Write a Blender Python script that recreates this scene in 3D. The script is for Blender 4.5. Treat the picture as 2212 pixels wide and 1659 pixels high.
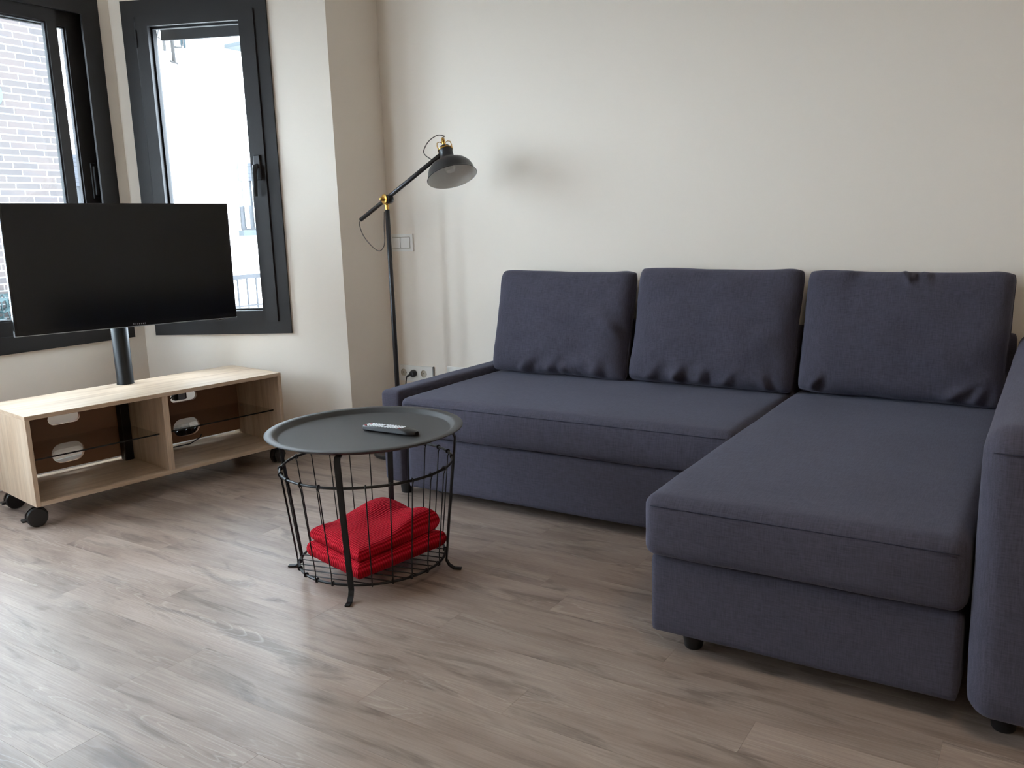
import bpy, bmesh, math, random
from mathutils import Vector, Matrix, noise

for o in list(bpy.data.objects):
    bpy.data.objects.remove(o, do_unlink=True)
scene = bpy.context.scene
COL = scene.collection
R = math.radians

# ------------------------------------------------------------------ camera
CAM = Vector((0.803, -1.843, 1.071))
yaw, pit, rol = -0.5753, -0.1855, -0.0326
FPX = 1831.5
f_ = Vector((math.sin(yaw)*math.cos(pit), math.cos(yaw)*math.cos(pit), math.sin(pit)))
r_ = Vector((math.cos(yaw), -math.sin(yaw), 0))
u_ = r_.cross(f_)
r2 = r_*math.cos(rol) + u_*math.sin(rol)
u2 = -r_*math.sin(rol) + u_*math.cos(rol)
cd = bpy.data.cameras.new('camera')
cd.sensor_width = 36.0
cd.lens = FPX/2212*36.0
cd.clip_end = 200
cam = bpy.data.objects.new('camera', cd)
cam.matrix_world = Matrix(((r2.x, u2.x, -f_.x, CAM.x), (r2.y, u2.y, -f_.y, CAM.y), (r2.z, u2.z, -f_.z, CAM.z), (0, 0, 0, 1)))
COL.objects.link(cam)
scene.camera = cam

# ------------------------------------------------------------------ light
world = bpy.data.worlds.new('overcast_sky')
scene.world = world
world.use_nodes = True
bg = world.node_tree.nodes['Background']
bg.inputs['Color'].default_value = (0.77, 0.87, 1.0, 1)
bg.inputs['Strength'].default_value = 9.0
scene.view_settings.view_transform = 'Standard'
scene.view_settings.look = 'None'
scene.view_settings.gamma = 1.0
scene.view_settings.use_curve_mapping = False
scene.view_settings.exposure = 1.14

# ------------------------------------------------------------------ materials
def srgb(r, g, b):
    def c(v):
        v /= 255.0
        return v/12.92 if v <= 0.04045 else ((v+0.055)/1.055)**2.4
    return (c(r), c(g), c(b), 1.0)

def new_mat(name):
    m = bpy.data.materials.new(name)
    m.use_nodes = True
    nt = m.node_tree
    return m, nt, nt.nodes['Principled BSDF']

def plain(name, col, rough=0.5, metal=0.0, spec=0.5, bump=0.0, bscale=200.0, var=0.0):
    m, nt, p = new_mat(name)
    p.inputs['Base Color'].default_value = col
    p.inputs['Roughness'].default_value = rough
    p.inputs['Metallic'].default_value = metal
    p.inputs['Specular IOR Level'].default_value = spec
    tc = nt.nodes.new('ShaderNodeTexCoord')
    nz = nt.nodes.new('ShaderNodeTexNoise')
    nz.inputs['Scale'].default_value = bscale
    nz.inputs['Detail'].default_value = 3
    nt.links.new(tc.outputs['Object'], nz.inputs['Vector'])
    if bump > 0:
        b = nt.nodes.new('ShaderNodeBump')
        b.inputs['Strength'].default_value = bump
        b.inputs['Distance'].default_value = 0.002
        nt.links.new(nz.outputs['Fac'], b.inputs['Height'])
        nt.links.new(b.outputs['Normal'], p.inputs['Normal'])
    if var > 0:
        mx = nt.nodes.new('ShaderNodeMix'); mx.data_type = 'RGBA'
        mx.inputs[6].default_value = [c*(1-var) for c in col[:3]]+[1]
        mx.inputs[7].default_value = [min(1, c*(1+var)) for c in col[:3]]+[1]
        nt.links.new(nz.outputs['Fac'], mx.inputs[0])
        nt.links.new(mx.outputs[2], p.inputs['Base Color'])
    return m

def streak_noise(nt, vec, scale, s, detail=4, dist=0.0, rough=0.55):
    mp = nt.nodes.new('ShaderNodeMapping')
    mp.inputs['Scale'].default_value = scale
    nt.links.new(vec, mp.inputs['Vector'])
    n = nt.nodes.new('ShaderNodeTexNoise')
    n.inputs['Scale'].default_value = s
    n.inputs['Detail'].default_value = detail
    n.inputs['Roughness'].default_value = rough
    n.inputs['Distortion'].default_value = dist
    nt.links.new(mp.outputs['Vector'], n.inputs['Vector'])
    return n.outputs['Fac']

def ramp(nt, fac, stops):
    r = nt.nodes.new('ShaderNodeValToRGB')
    el = r.color_ramp.elements
    el[0].position, el[0].color = stops[0]
    el[1].position, el[1].color = stops[-1]
    for pos, col in stops[1:-1]:
        e = el.new(pos); e.color = col
    nt.links.new(fac, r.inputs['Fac'])
    return r.outputs['Color']

def mixc(nt, a, b, fac, mode='MIX'):
    mx = nt.nodes.new('ShaderNodeMix'); mx.data_type = 'RGBA'; mx.blend_type = mode
    for sock, v in ((0, fac), (6, a), (7, b)):
        if isinstance(v, (int, float, tuple, list)):
            mx.inputs[sock].default_value = v
        else:
            nt.links.new(v, mx.inputs[sock])
    return mx.outputs[2]

def mathn(nt, op, a, b=None):
    n = nt.nodes.new('ShaderNodeMath'); n.operation = op
    for i, v in enumerate((a, b)):
        if v is None: continue
        if isinstance(v, (int, float)): n.inputs[i].default_value = v
        else: nt.links.new(v, n.inputs[i])
    return n.outputs[0]

def g(v): return (v, v, v, 1)

def wood_vec(nt, axis):
    """object coordinates with a random shift per object; grain axis moved to X"""
    tc = nt.nodes.new('ShaderNodeTexCoord')
    oi = nt.nodes.new('ShaderNodeObjectInfo')
    cb = nt.nodes.new('ShaderNodeCombineXYZ')
    nt.links.new(mathn(nt, 'MULTIPLY', oi.outputs['Random'], 37.0), cb.inputs[0])
    nt.links.new(mathn(nt, 'MULTIPLY', oi.outputs['Random'], 53.0), cb.inputs[1])
    va = nt.nodes.new('ShaderNodeVectorMath'); va.operation = 'ADD'
    nt.links.new(tc.outputs['Object'], va.inputs[0])
    nt.links.new(cb.outputs[0], va.inputs[1])
    out = va.outputs[0]
    if axis != 'X':
        sp = nt.nodes.new('ShaderNodeSeparateXYZ'); nt.links.new(out, sp.inputs[0])
        c2 = nt.nodes.new('ShaderNodeCombineXYZ')
        order = {'Z': (2, 1, 0), 'Y': (1, 0, 2)}[axis]
        for i, k in enumerate(order):
            nt.links.new(sp.outputs[k], c2.inputs[i])
        out = c2.outputs[0]
    return out, oi.outputs['Random']

def floor_material():
    m, nt, p = new_mat('grey_brown_laminate')
    v, rnd = wood_vec(nt, 'X')
    broad = streak_noise(nt, v, (1.6, 7.0, 7.0), 1.5, 4, 0.4)
    knots = streak_noise(nt, v, (2.2, 11.0, 11.0), 1.3, 4, 1.2)
    fine = streak_noise(nt, v, (2.2, 95.0, 95.0), 2.4, 6, 0.1, 0.65)
    cath = streak_noise(nt, v, (0.75, 7.5, 7.5), 1.3, 2, 0.5, 0.45)
    base = ramp(nt, broad, [(0.25, srgb(141, 121, 109)), (0.5, srgb(165, 146, 133)), (0.78, srgb(182, 165, 152))])
    dark = ramp(nt, knots, [(0.54, g(1)), (0.68, g(0.60))])
    c = mixc(nt, base, dark, 1.0, 'MULTIPLY')
    fr = mathn(nt, 'FRACT', mathn(nt, 'MULTIPLY', cath, 30.0))
    line = ramp(nt, fr, [(0.0, g(0)), (0.10, g(1)), (0.30, g(0.0)), (1.0, g(0))])
    edge = ramp(nt, cath, [(0.48, g(0)), (0.60, g(0.6))])
    c = mixc(nt, c, srgb(205, 192, 180), mathn(nt, 'MULTIPLY', mathn(nt, 'MULTIPLY', line, edge), 0.62))
    st = ramp(nt, fine, [(0.3, g(0.80)), (0.55, g(1.0)), (0.75, g(1.10))])
    c = mixc(nt, c, st, 1.0, 'MULTIPLY')
    tone = ramp(nt, rnd, [(0.0, g(0.86)), (1.0, g(1.08))])
    c = mixc(nt, c, tone, 1.0, 'MULTIPLY')
    nt.links.new(c, p.inputs['Base Color'])
    rr = ramp(nt, fine, [(0.3, g(0.46)), (0.7, g(0.34))])
    nt.links.new(rr, p.inputs['Roughness'])
    b = nt.nodes.new('ShaderNodeBump')
    b.inputs['Strength'].default_value = 0.12
    b.inputs['Distance'].default_value = 0.001
    nt.links.new(fine, b.inputs['Height'])
    nt.links.new(b.outputs['Normal'], p.inputs['Normal'])
    p.inputs['Specular IOR Level'].default_value = 0.5
    return m

def oak_material(name, axis):
    m, nt, p = new_mat(name)
    v, rnd = wood_vec(nt, axis)
    a = streak_noise(nt, v, (1.2, 14.0, 14.0), 2.0, 5, 0.3)
    fine = streak_noise(nt, v, (3.0, 120.0, 120.0), 2.0, 5)
    c = ramp(nt, a, [(0.25, srgb(178, 149, 122)), (0.5, srgb(205, 181, 155)), (0.8, srgb(221, 202, 180))])
    st = ramp(nt, fine, [(0.3, g(0.84)), (0.65, g(1.05))])
    c = mixc(nt, c, st, 1.0, 'MULTIPLY')
    nt.links.new(c, p.inputs['Base Color'])
    p.inputs['Roughness'].default_value = 0.33
    return m

def fabric_material(name, col, wr=0.11, scale=520):
    m, nt, p = new_mat(name)
    tc = nt.nodes.new('ShaderNodeTexCoord')
    oi = nt.nodes.new('ShaderNodeObjectInfo')
    v = tc.outputs['Object']
    a = streak_noise(nt, v, (1.0, 0.06, 0.06), scale, 3)
    b = streak_noise(nt, v, (0.06, 1.0, 1.0), scale, 3)
    d = streak_noise(nt, v, (1, 1, 1), 3.0, 2)
    sm = mathn(nt, 'ADD', mathn(nt, 'MULTIPLY', a, 0.5), mathn(nt, 'MULTIPLY', b, 0.5))
    lo = tuple(c*(1-2.2*wr) for c in col[:3])+(1,)
    hi = tuple(c*(1+2.2*wr) for c in col[:3])+(1,)
    c = ramp(nt, sm, [(0.36, lo), (0.64, hi)])
    c = mixc(nt, c, ramp(nt, d, [(0.3, g(0.94)), (0.7, g(1.05))]), 1.0, 'MULTIPLY')
    nt.links.new(c, p.inputs['Base Color'])
    p.inputs['Roughness'].default_value = 0.9
    p.inputs['Specular IOR Level'].default_value = 0.2
    p.inputs['Sheen Weight'].default_value = 0.25
    p.inputs['Sheen Roughness'].default_value = 0.5
    p.inputs['Sheen Tint'].default_value = srgb(170, 172, 190)
    bp = nt.nodes.new('ShaderNodeBump')
    bp.inputs['Strength'].default_value = 0.3
    bp.inputs['Distance'].default_value = 0.001
    nt.links.new(sm, bp.inputs['Height'])
    nt.links.new(bp.outputs['Normal'], p.inputs['Normal'])
    return m

def knit_material():
    m, nt, p = new_mat('red_waffle_knit')
    at = nt.nodes.new('ShaderNodeAttribute'); at.attribute_name = 'UVMap'
    tc = nt.nodes.new('ShaderNodeTexCoord')
    sp = nt.nodes.new('ShaderNodeSeparateXYZ'); nt.links.new(tc.outputs['UV'], sp.inputs[0])
    su = mathn(nt, 'SINE', mathn(nt, 'MULTIPLY', sp.outputs[0], 2*math.pi/0.0085))
    sv = mathn(nt, 'SINE', mathn(nt, 'MULTIPLY', sp.outputs[1], 2*math.pi/0.0085))
    h = mathn(nt, 'ADD', mathn(nt, 'MULTIPLY', su, 0.65), mathn(nt, 'MULTIPLY', sv, 0.35))
    hh = mathn(nt, 'ADD', mathn(nt, 'MULTIPLY', h, 0.5), 0.5)
    c = ramp(nt, hh, [(0.05, srgb(132, 4, 18)), (0.6, srgb(190, 14, 36)), (0.95, srgb(212, 40, 58))])
    nt.links.new(c, p.inputs['Base Color'])
    p.inputs['Roughness'].default_value = 0.9
    p.inputs['Specular IOR Level'].default_value = 0.15
    b = nt.nodes.new('ShaderNodeBump')
    b.inputs['Strength'].default_value = 0.7
    b.inputs['Distance'].default_value = 0.0025
    nt.links.new(hh, b.inputs['Height'])
    nt.links.new(b.outputs['Normal'], p.inputs['Normal'])
    return m

def glass_material(name, tint=(0.96, 0.98, 0.98, 1), ior=1.5):
    m = bpy.data.materials.new(name); m.use_nodes = True
    nt = m.node_tree; nt.nodes.clear()
    out = nt.nodes.new('ShaderNodeOutputMaterial')
    tr = nt.nodes.new('ShaderNodeBsdfTransparent'); tr.inputs['Color'].default_value = tint
    gl = nt.nodes.new('ShaderNodeBsdfGlossy'); gl.inputs['Roughness'].default_value = 0.02
    lw = nt.nodes.new('ShaderNodeLayerWeight'); lw.inputs['Blend'].default_value = 0.5
    fres = mathn(nt, 'ADD', mathn(nt, 'MULTIPLY', mathn(nt, 'POWER', lw.outputs['Facing'], 5.0), 0.9), 0.035)
    mx = nt.nodes.new('ShaderNodeMixShader')
    nt.links.new(fres, mx.inputs[0])
    nt.links.new(tr.outputs[0], mx.inputs[1]); nt.links.new(gl.outputs[0], mx.inputs[2])
    nt.links.new(mx.outputs[0], out.inputs['Surface'])
    return m

M = dict(
    wall=plain('cream_wall_paint', srgb(241, 231, 218), 0.85, spec=0.25, bump=0.04, bscale=90),
    ceiling=plain('white_ceiling_paint', srgb(236, 233, 226), 0.9, spec=0.2, bump=0.03, bscale=90),
    base=plain('white_skirting_paint', srgb(236, 234, 229), 0.45, var=0.02, bscale=8),
    slab=plain('floor_underlay', srgb(60, 52, 46), 0.9, var=0.1),
    floor=floor_material(),
    frame=plain('anthracite_aluminium', srgb(40, 38, 38), 0.48, spec=0.3, bump=0.05, bscale=600),
    gasket=plain('black_rubber_gasket', srgb(24, 24, 26), 0.7, var=0.1),
    glass=glass_material('window_glass'),
    shelfglass=glass_material('smoked_shelf_glass', (0.95, 0.96, 0.95, 1)),
    glassedge=plain('dark_polished_glass_edge', srgb(34, 36, 34), 0.2, var=0.05),
    oakx=oak_material('bleached_oak_grain_along', 'X'),
    oakz=oak_material('bleached_oak_grain_up', 'Z'),
    backpanel=plain('brown_hardboard', srgb(140, 104, 78), 0.6, var=0.06, bscale=6),
    black=plain('black_powder_coat', srgb(17, 17, 18), 0.42, spec=0.4, bump=0.03, bscale=900),
    tray=plain('charcoal_powder_coat', srgb(56, 55, 54), 0.5, spec=0.45, bump=0.03, bscale=900),
    plastic=plain('black_plastic', srgb(26, 26, 28), 0.35, var=0.1, bscale=40),
    screen=plain('dark_tv_screen', srgb(6, 7, 10), 0.15, spec=0.45, var=0.05, bscale=2),
    bezel=plain('glossy_black_bezel', srgb(14, 14, 15), 0.18, var=0.05, bscale=10),
    silver=plain('silver_trim', srgb(170, 172, 175), 0.3, metal=0.9, var=0.03),
    logo=plain('grey_logo_print', srgb(120, 122, 126), 0.4, var=0.05),
    brass=plain('polished_brass', srgb(206, 160, 84), 0.22, metal=1.0, var=0.04),
    lampblack=plain('satin_black_lamp_paint', srgb(38, 37, 38), 0.36, var=0.06, bscale=30),
    lampwhite=plain('white_lamp_reflector', srgb(226, 226, 222), 0.55, var=0.02),
    cord=plain('grey_fabric_cord', srgb(88, 80, 72), 0.8, var=0.15, bscale=400),
    white=plain('white_plastic', srgb(238, 236, 230), 0.35, var=0.015, bscale=20),
    whitekey=plain('white_remote_key', srgb(232, 234, 238), 0.5, var=0.02, bscale=50),
    redkey=plain('red_remote_key', srgb(150, 40, 44), 0.5, var=0.05),
    capgrey=plain('grey_plastic_cap', srgb(138, 138, 134), 0.5, var=0.03),
    socketdark=plain('beige_socket_well', srgb(196, 188, 172), 0.5, var=0.04),
    fabric=fabric_material('slate_blue_linen_fabric', srgb(73, 71, 83)),
    seam=plain('dark_seam_thread', srgb(44, 46, 62), 0.9, var=0.1),
    footblack=plain('black_plastic_foot', srgb(22, 21, 22), 0.5, var=0.1),
    knit=knit_material(),
    brick=None,
    mortar=plain('pale_mortar', srgb(128, 127, 126), 0.95, var=0.04, bscale=30),
    stucco=plain('white_stucco', srgb(240, 238, 232), 0.95, bump=0.1, bscale=40),
    shutter=plain('pale_blue_grey_shutter', srgb(42, 45, 51), 0.7, var=0.04, bscale=15),
    sillblue=plain('pale_stone_sill', srgb(48, 55, 59), 0.7, var=0.04),
    darkpane=plain('blue_grey_window_pane', srgb(22, 26, 30), 0.5, var=0.05, bscale=3),
    rail=plain('grey_balcony_rail', srgb(26, 27, 31), 0.6, var=0.05),
    pipe=plain('beige_drain_pipe', srgb(36, 34, 32), 0.7, var=0.06),
    teal=plain('teal_cloth', srgb(22, 38, 43), 0.9, var=0.1, bscale=20),
    ground=plain('street_asphalt', srgb(120, 120, 122), 0.9, var=0.1, bscale=5),
    leaf=plain('blue_green_leaf', srgb(30, 50, 52), 0.6, var=0.3, bscale=30),
    pot=plain('terracotta_planter', srgb(72, 60, 60), 0.8, var=0.1, bscale=10),
)

def brick_material():
    m, nt, p = new_mat('pale_brown_brick')
    oi = nt.nodes.new('ShaderNodeObjectInfo')
    tc = nt.nodes.new('ShaderNodeTexCoord')
    n = streak_noise(nt, tc.outputs['Object'], (1, 3.0, 14.0), 1.3, 2)
    k = mathn(nt, 'ADD', mathn(nt, 'MULTIPLY', oi.outputs['Random'], 0.6), mathn(nt, 'MULTIPLY', n, 0.5))
    c = ramp(nt, k, [(0.1, srgb(56, 51, 52)), (0.45, srgb(65, 58, 56)), (0.7, srgb(70, 60, 57)), (0.95, srgb(61, 57, 58))])
    nt.links.new(c, p.inputs['Base Color'])
    p.inputs['Roughness'].default_value = 0.92
    return m
M['brick'] = brick_material()

# ------------------------------------------------------------------ helpers
def wm(o):
    m = Matrix.Identity(4)
    while o is not None:
        m = o.matrix_basis @ m
        o = o.parent
    return m

def link(name, me, mat, parent=None, smooth=False):
    o = bpy.data.objects.new(name, me)
    COL.objects.link(o)
    if mat is not None and len(me.materials) == 0:
        me.materials.append(mat)
    if parent is not None:
        o.parent = parent
    if smooth:
        for p in me.polygons:
            p.use_smooth = True
    return o

def from_bm(name, bm, mat, parent=None, smooth=False):
    bmesh.ops.recalc_face_normals(bm, faces=bm.faces[:])
    me = bpy.data.meshes.new(name)
    bm.to_mesh(me); bm.free()
    return link(name, me, mat, parent, smooth)

def pyd(name, verts, faces, mat, parent=None, smooth=False, world=False):
    if world and parent is not None:
        inv = wm(parent).inverted()
        verts = [inv @ Vector(v) for v in verts]
    bm = bmesh.new()
    vs = [bm.verts.new(v) for v in verts]
    for f in faces:
        try: bm.faces.new([vs[i] for i in f])
        except ValueError: pass
    return from_bm(name, bm, mat, parent, smooth)

def add_box(bm, x0, x1, y0, y1, z0, z1, bev=0.0, seg=2):
    ge = bmesh.ops.create_cube(bm, size=1.0)
    for v in ge['verts']:
        v.co = Vector(((x0+x1)/2+v.co.x*(x1-x0), (y0+y1)/2+v.co.y*(y1-y0), (z0+z1)/2+v.co.z*(z1-z0)))
    if bev > 0:
        es = list({e for v in ge['verts'] for e in v.link_edges})
        bmesh.ops.bevel(bm, geom=es, offset=bev, segments=seg, profile=0.5, affect='EDGES')

def box(name, x0, x1, y0, y1, z0, z1, mat, parent=None, bev=0.0, seg=2, smooth=False):
    bm = bmesh.new()
    add_box(bm, x0, x1, y0, y1, z0, z1, bev, seg)
    return from_bm(name, bm, mat, parent, smooth)

def add_tube(bm, pts, rad, seg=8, closed=False, caps=True):
    pts = [Vector(p) for p in pts]
    n = len(pts)
    rings = []
    prev = None
    for i, p in enumerate(pts):
        if closed:
            t = (pts[(i+1) % n]-pts[i-1]).normalized()
        else:
            t = (pts[min(i+1, n-1)]-pts[max(i-1, 0)]).normalized()
        if prev is None:
            a = Vector((0, 0, 1)) if abs(t.z) < 0.9 else Vector((1, 0, 0))
            s = t.cross(a).normalized()
        else:
            s = (prev - t*prev.dot(t)).normalized()
        prev = s
        b = t.cross(s)
        rr = rad[i] if isinstance(rad, (list, tuple)) else rad
        rings.append([bm.verts.new(p+(s*math.cos(2*math.pi*k/seg)+b*math.sin(2*math.pi*k/seg))*rr) for k in range(seg)])
    for i in range(n if closed else n-1):
        a, b = rings[i], rings[(i+1) % n]
        for k in range(seg):
            bm.faces.new((a[k], a[(k+1) % seg], b[(k+1) % seg], b[k]))
    if caps and not closed:
        bm.faces.new(rings[0][::-1]); bm.faces.new(rings[-1])

def tube(name, pts, rad, mat, parent=None, seg=8, closed=False):
    bm = bmesh.new()
    add_tube(bm, pts, rad, seg, closed)
    return from_bm(name, bm, mat, parent, True)

def ribbon(name, pts, normals, width, thick, mat, parent=None):
    """flat bar swept along pts: width across, thick along the given normal"""
    bm = bmesh.new(); rings = []
    pts = [Vector(p) for p in pts]; n = len(pts)
    for i, p in enumerate(pts):
        t = (pts[min(i+1, n-1)]-pts[max(i-1, 0)]).normalized()
        nn = Vector(normals[i]); nn = (nn-t*nn.dot(t)).normalized()
        s = t.cross(nn)
        w = width[i] if isinstance(width, (list, tuple)) else width
        rings.append([bm.verts.new(p+s*a*w/2+nn*b*thick/2) for a, b in ((-1, -1), (1, -1), (1, 1), (-1, 1))])
    for i in range(n-1):
        for k in range(4):
            bm.faces.new((rings[i][k], rings[i][(k+1) % 4], rings[i+1][(k+1) % 4], rings[i+1][k]))
    bm.faces.new(rings[0][::-1]); bm.faces.new(rings[-1])
    es = [e for e in bm.edges]
    bmesh.ops.bevel(bm, geom=es, offset=thick*0.2, segments=1, affect='EDGES')
    return from_bm(name, bm, mat, parent)

def lathe(name, prof, mat, parent=None, seg=40, mtx=None, smooth=True, sharp=None):
    bm = bmesh.new(); rings = []
    for r, z in prof:
        if r < 1e-6:
            rings.append([bm.verts.new((0, 0, z))])
        else:
            rings.append([bm.verts.new((r*math.cos(2*math.pi*k/seg), r*math.sin(2*math.pi*k/seg), z)) for k in range(seg)])
    for a, b in zip(rings[:-1], rings[1:]):
        for k in range(seg):
            k2 = (k+1) % seg
            if len(a) == 1 and len(b) == 1: continue
            if len(a) == 1: bm.faces.new((a[0], b[k2], b[k]))
            elif len(b) == 1: bm.faces.new((a[k], a[k2], b[0]))
            else: bm.faces.new((a[k], a[k2], b[k2], b[k]))
    if mtx is not None:
        bmesh.ops.transform(bm, matrix=mtx, verts=bm.verts[:])
    o = from_bm(name, bm, mat, parent, smooth)
    if smooth:
        autosmooth(o)
    return o

def autosmooth(o, ang=40):
    me = o.data
    bm = bmesh.new(); bm.from_mesh(me)
    for e in bm.edges:
        if len(e.link_faces) == 2 and e.calc_face_angle(0) > R(ang):
            e.smooth = False
    bm.to_mesh(me); bm.free()

def soft_box(name, c0, c1, rad, mat, parent=None, n=(24, 24, 10), puff=0.0, puff_side=0.0, wob=0.0, seed=0.0, shape=None):
    """upholstered block: box with rounded edges, slightly domed, with faint unevenness"""
    bm = bmesh.new()
    c0 = Vector(c0); c1 = Vector(c1); ctr = (c0+c1)/2; h = (c1-c0)/2
    def tval(i, m):
        t = i/m*2-1
        return math.copysign(abs(t)**0.72, t) if False else math.sin(t*math.pi/2)*0.55+t*0.45
    cache = {}
    def vert(u, v, w):
        k = (round(u, 5), round(v, 5), round(w, 5))
        if k in cache: return cache[k]
        p = Vector((u*h.x, v*h.y, w*h.z))
        rr = min(rad, h.x, h.y, h.z)
        q = Vector((max(-h.x+rr, min(h.x-rr, p.x)), max(-h.y+rr, min(h.y-rr, p.y)), max(-h.z+rr, min(h.z-rr, p.z))))
        d = p-q
        if d.length > 1e-9:
            p = q+d.normalized()*rr
        if puff:
            if w > 0.999: p.z += puff*(1-u**4)*(1-v**4)
        if puff_side:
            if abs(v) > 0.999: p.y += math.copysign(puff_side*(1-u**4)*(1-w*w), v)
            if abs(u) > 0.999: p.x += math.copysign(puff_side*(1-v**4)*(1-w*w), u)
        if wob:
            wv = ctr+p
            nv = noise.noise_vector(wv*4.0+Vector((seed, seed*2, 0)))
            n2 = noise.noise_vector(wv*13.0+Vector((seed, 0, seed)))
            p += nv*wob+n2*wob*0.35
        p = ctr+p
        if shape: p = shape(p)
        cache[k] = bm.verts.new(p)
        return cache[k]
    nx, ny, nz = n
    U = [tval(i, nx) for i in range(nx+1)]; V = [tval(i, ny) for i in range(ny+1)]; Wd = [tval(i, nz) for i in range(nz+1)]
    def quad(a, b, c, d):
        if len({a, b, c, d}) == 4: bm.faces.new((a, b, c, d))
    for s in (-1, 1):
        for i in range(nx):
            for j in range(ny):
                quad(vert(U[i], V[j], s), vert(U[i+1], V[j], s), vert(U[i+1], V[j+1], s), vert(U[i], V[j+1], s))
        for i in range(nx):
            for k in range(nz):
                quad(vert(U[i], s, Wd[k]), vert(U[i+1], s, Wd[k]), vert(U[i+1], s, Wd[k+1]), vert(U[i], s, Wd[k+1]))
        for j in range(ny):
            for k in range(nz):
                quad(vert(s, V[j], Wd[k]), vert(s, V[j+1], Wd[k]), vert(s, V[j+1], Wd[k+1]), vert(s, V[j], Wd[k+1]))
    if parent is not None:
        bmesh.ops.transform(bm, matrix=wm(parent).inverted(), verts=bm.verts[:])
    return from_bm(name, bm, mat, parent, True)

def thing(name, label, cat, loc=(0, 0, 0), rotz=0.0, group=None):
    o = bpy.data.objects.new(name, None)
    COL.objects.link(o)
    o.empty_display_size = 0.1
    o.location = loc
    o.rotation_euler = (0, 0, rotz)
    o['label'] = label; o['category'] = cat
    if group: o['group'] = group
    return o

def tag(o, label, cat, group=None):
    o['label'] = label; o['category'] = cat
    if group: o['group'] = group
    return o

def struct(o, label=None):
    o['kind'] = 'structure'
    if label: o['label'] = label
    return o

def basis(o):
    """refresh matrix_basis for freshly placed empties"""
    return o.matrix_basis

# ------------------------------------------------------------------ room shell
YB = 1.50          # back wall
XL = -2.078        # left wall line beside the bay
E1 = Vector((XL, 1.151))
XB = -3.03         # bay front wall
YC = 0.710         # bay corner
ang2 = R(-114.8)
D2 = Vector((XB, YC))-E1; L2 = D2.length; D2.normalize()
YC2 = -1.75
E3 = Vector((XL, -2.191))
H = 2.55
XR, YF = 3.2, -3.5
T = 0.2

def dirframe(P, d):
    """local frame: x along the wall, y into the room"""
    return P, d, Vector((-d.y, d.x))

def wall_panel(name, P, d, s0, s1, z0, z1, holes, mat, thick=T, label=None):
    n = Vector((-d.y, d.x))
    ss = sorted({s0, s1, *[v for h in holes for v in h[:2]]})
    zs = sorted({z0, z1, *[v for h in holes for v in h[2:]]})
    bm = bmesh.new(); cache = {}
    def v(s, z, k):
        key = (round(s, 4), round(z, 4), k)
        if key not in cache:
            q = P+d*s-n*thick*k
            cache[key] = bm.verts.new((q.x, q.y, z))
        return cache[key]
    def solid(i, j):
        if i < 0 or j < 0 or i >= len(ss)-1 or j >= len(zs)-1: return False
        cs, cz = (ss[i]+ss[i+1])/2, (zs[j]+zs[j+1])/2
        return not any(h[0] < cs < h[1] and h[2] < cz < h[3] for h in holes)
    for i in range(len(ss)-1):
        for j in range(len(zs)-1):
            if not solid(i, j): continue
            a, b, c, e = ss[i], ss[i+1], zs[j], zs[j+1]
            for k in (0, 1):
                bm.faces.new((v(a, c, k), v(b, c, k), v(b, e, k), v(a, e, k)))
            if not solid(i-1, j): bm.faces.new((v(a, c, 0), v(a, e, 0), v(a, e, 1), v(a, c, 1)))
            if not solid(i+1, j): bm.faces.new((v(b, c, 0), v(b, e, 0), v(b, e, 1), v(b, c, 1)))
            if not solid(i, j-1): bm.faces.new((v(a, c, 0), v(b, c, 0), v(b, c, 1), v(a, c, 1)))
            if not solid(i, j+1): bm.faces.new((v(a, e, 0), v(b, e, 0), v(b, e, 1), v(a, e, 1)))
    return struct(from_bm(name, bm, mat), label)

ZW0, ZW1 = 0.587, 2.148
W1S0, W1S1 = YC-0.648, 2.40
wall_panel('wall_back', Vector((XR+T, YB)), Vector((-1, 0)), 0, XR+T-XL+T, 0, H, [], M['wall'], label='plain cream wall behind the sofa')
wall_panel('wall_left_return', Vector((XL, YB)), Vector((0, -1)), 0, YB-E1.y, 0, H, [], M['wall'], label='short shaded wall return beside the floor lamp')
wall_panel('wall_bay_right', E1, D2, 0, L2+0.06, 0, H, [(0.292, 0.966, ZW0+0.02, ZW1-0.02)], M['wall'], label='bright angled bay wall around the narrow window')
wall_panel('wall_bay_front', Vector((XB, YC)), Vector((0, -1)), -0.06, YC-YC2+0.06, 0, H, [(W1S0+0.02, W1S1-0.02, ZW0+0.02, ZW1-0.02)], M['wall'], label='bay wall under the wide window behind the television')
D3 = (E3-Vector((XB, YC2))).normalized(); L3 = (E3-Vector((XB, YC2))).length
wall_panel('wall_bay_left', Vector((XB, YC2)), D3, -0.06, L3, 0, H, [(L3-0.966, L3-0.292, ZW0+0.02, ZW1-0.02)], M['wall'])
wall_panel('wall_left', Vector((XL, E3.y)), Vector((0, -1)), 0, E3.y-YF+T, 0, H, [], M['wall'])
wall_panel('wall_front', Vector((XL, YF)), Vector((1, 0)), 0, XR-XL+T, 0, H, [], M['wall'])
wall_panel('wall_right', Vector((XR, YF)), Vector((0, 1)), 0, YB-YF, 0, H, [], M['wall'])
struct(box('ceiling', XB-0.3, XR+T, YF-T, YB+T, H, H+0.15, M['ceiling']), 'plain white ceiling')

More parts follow.
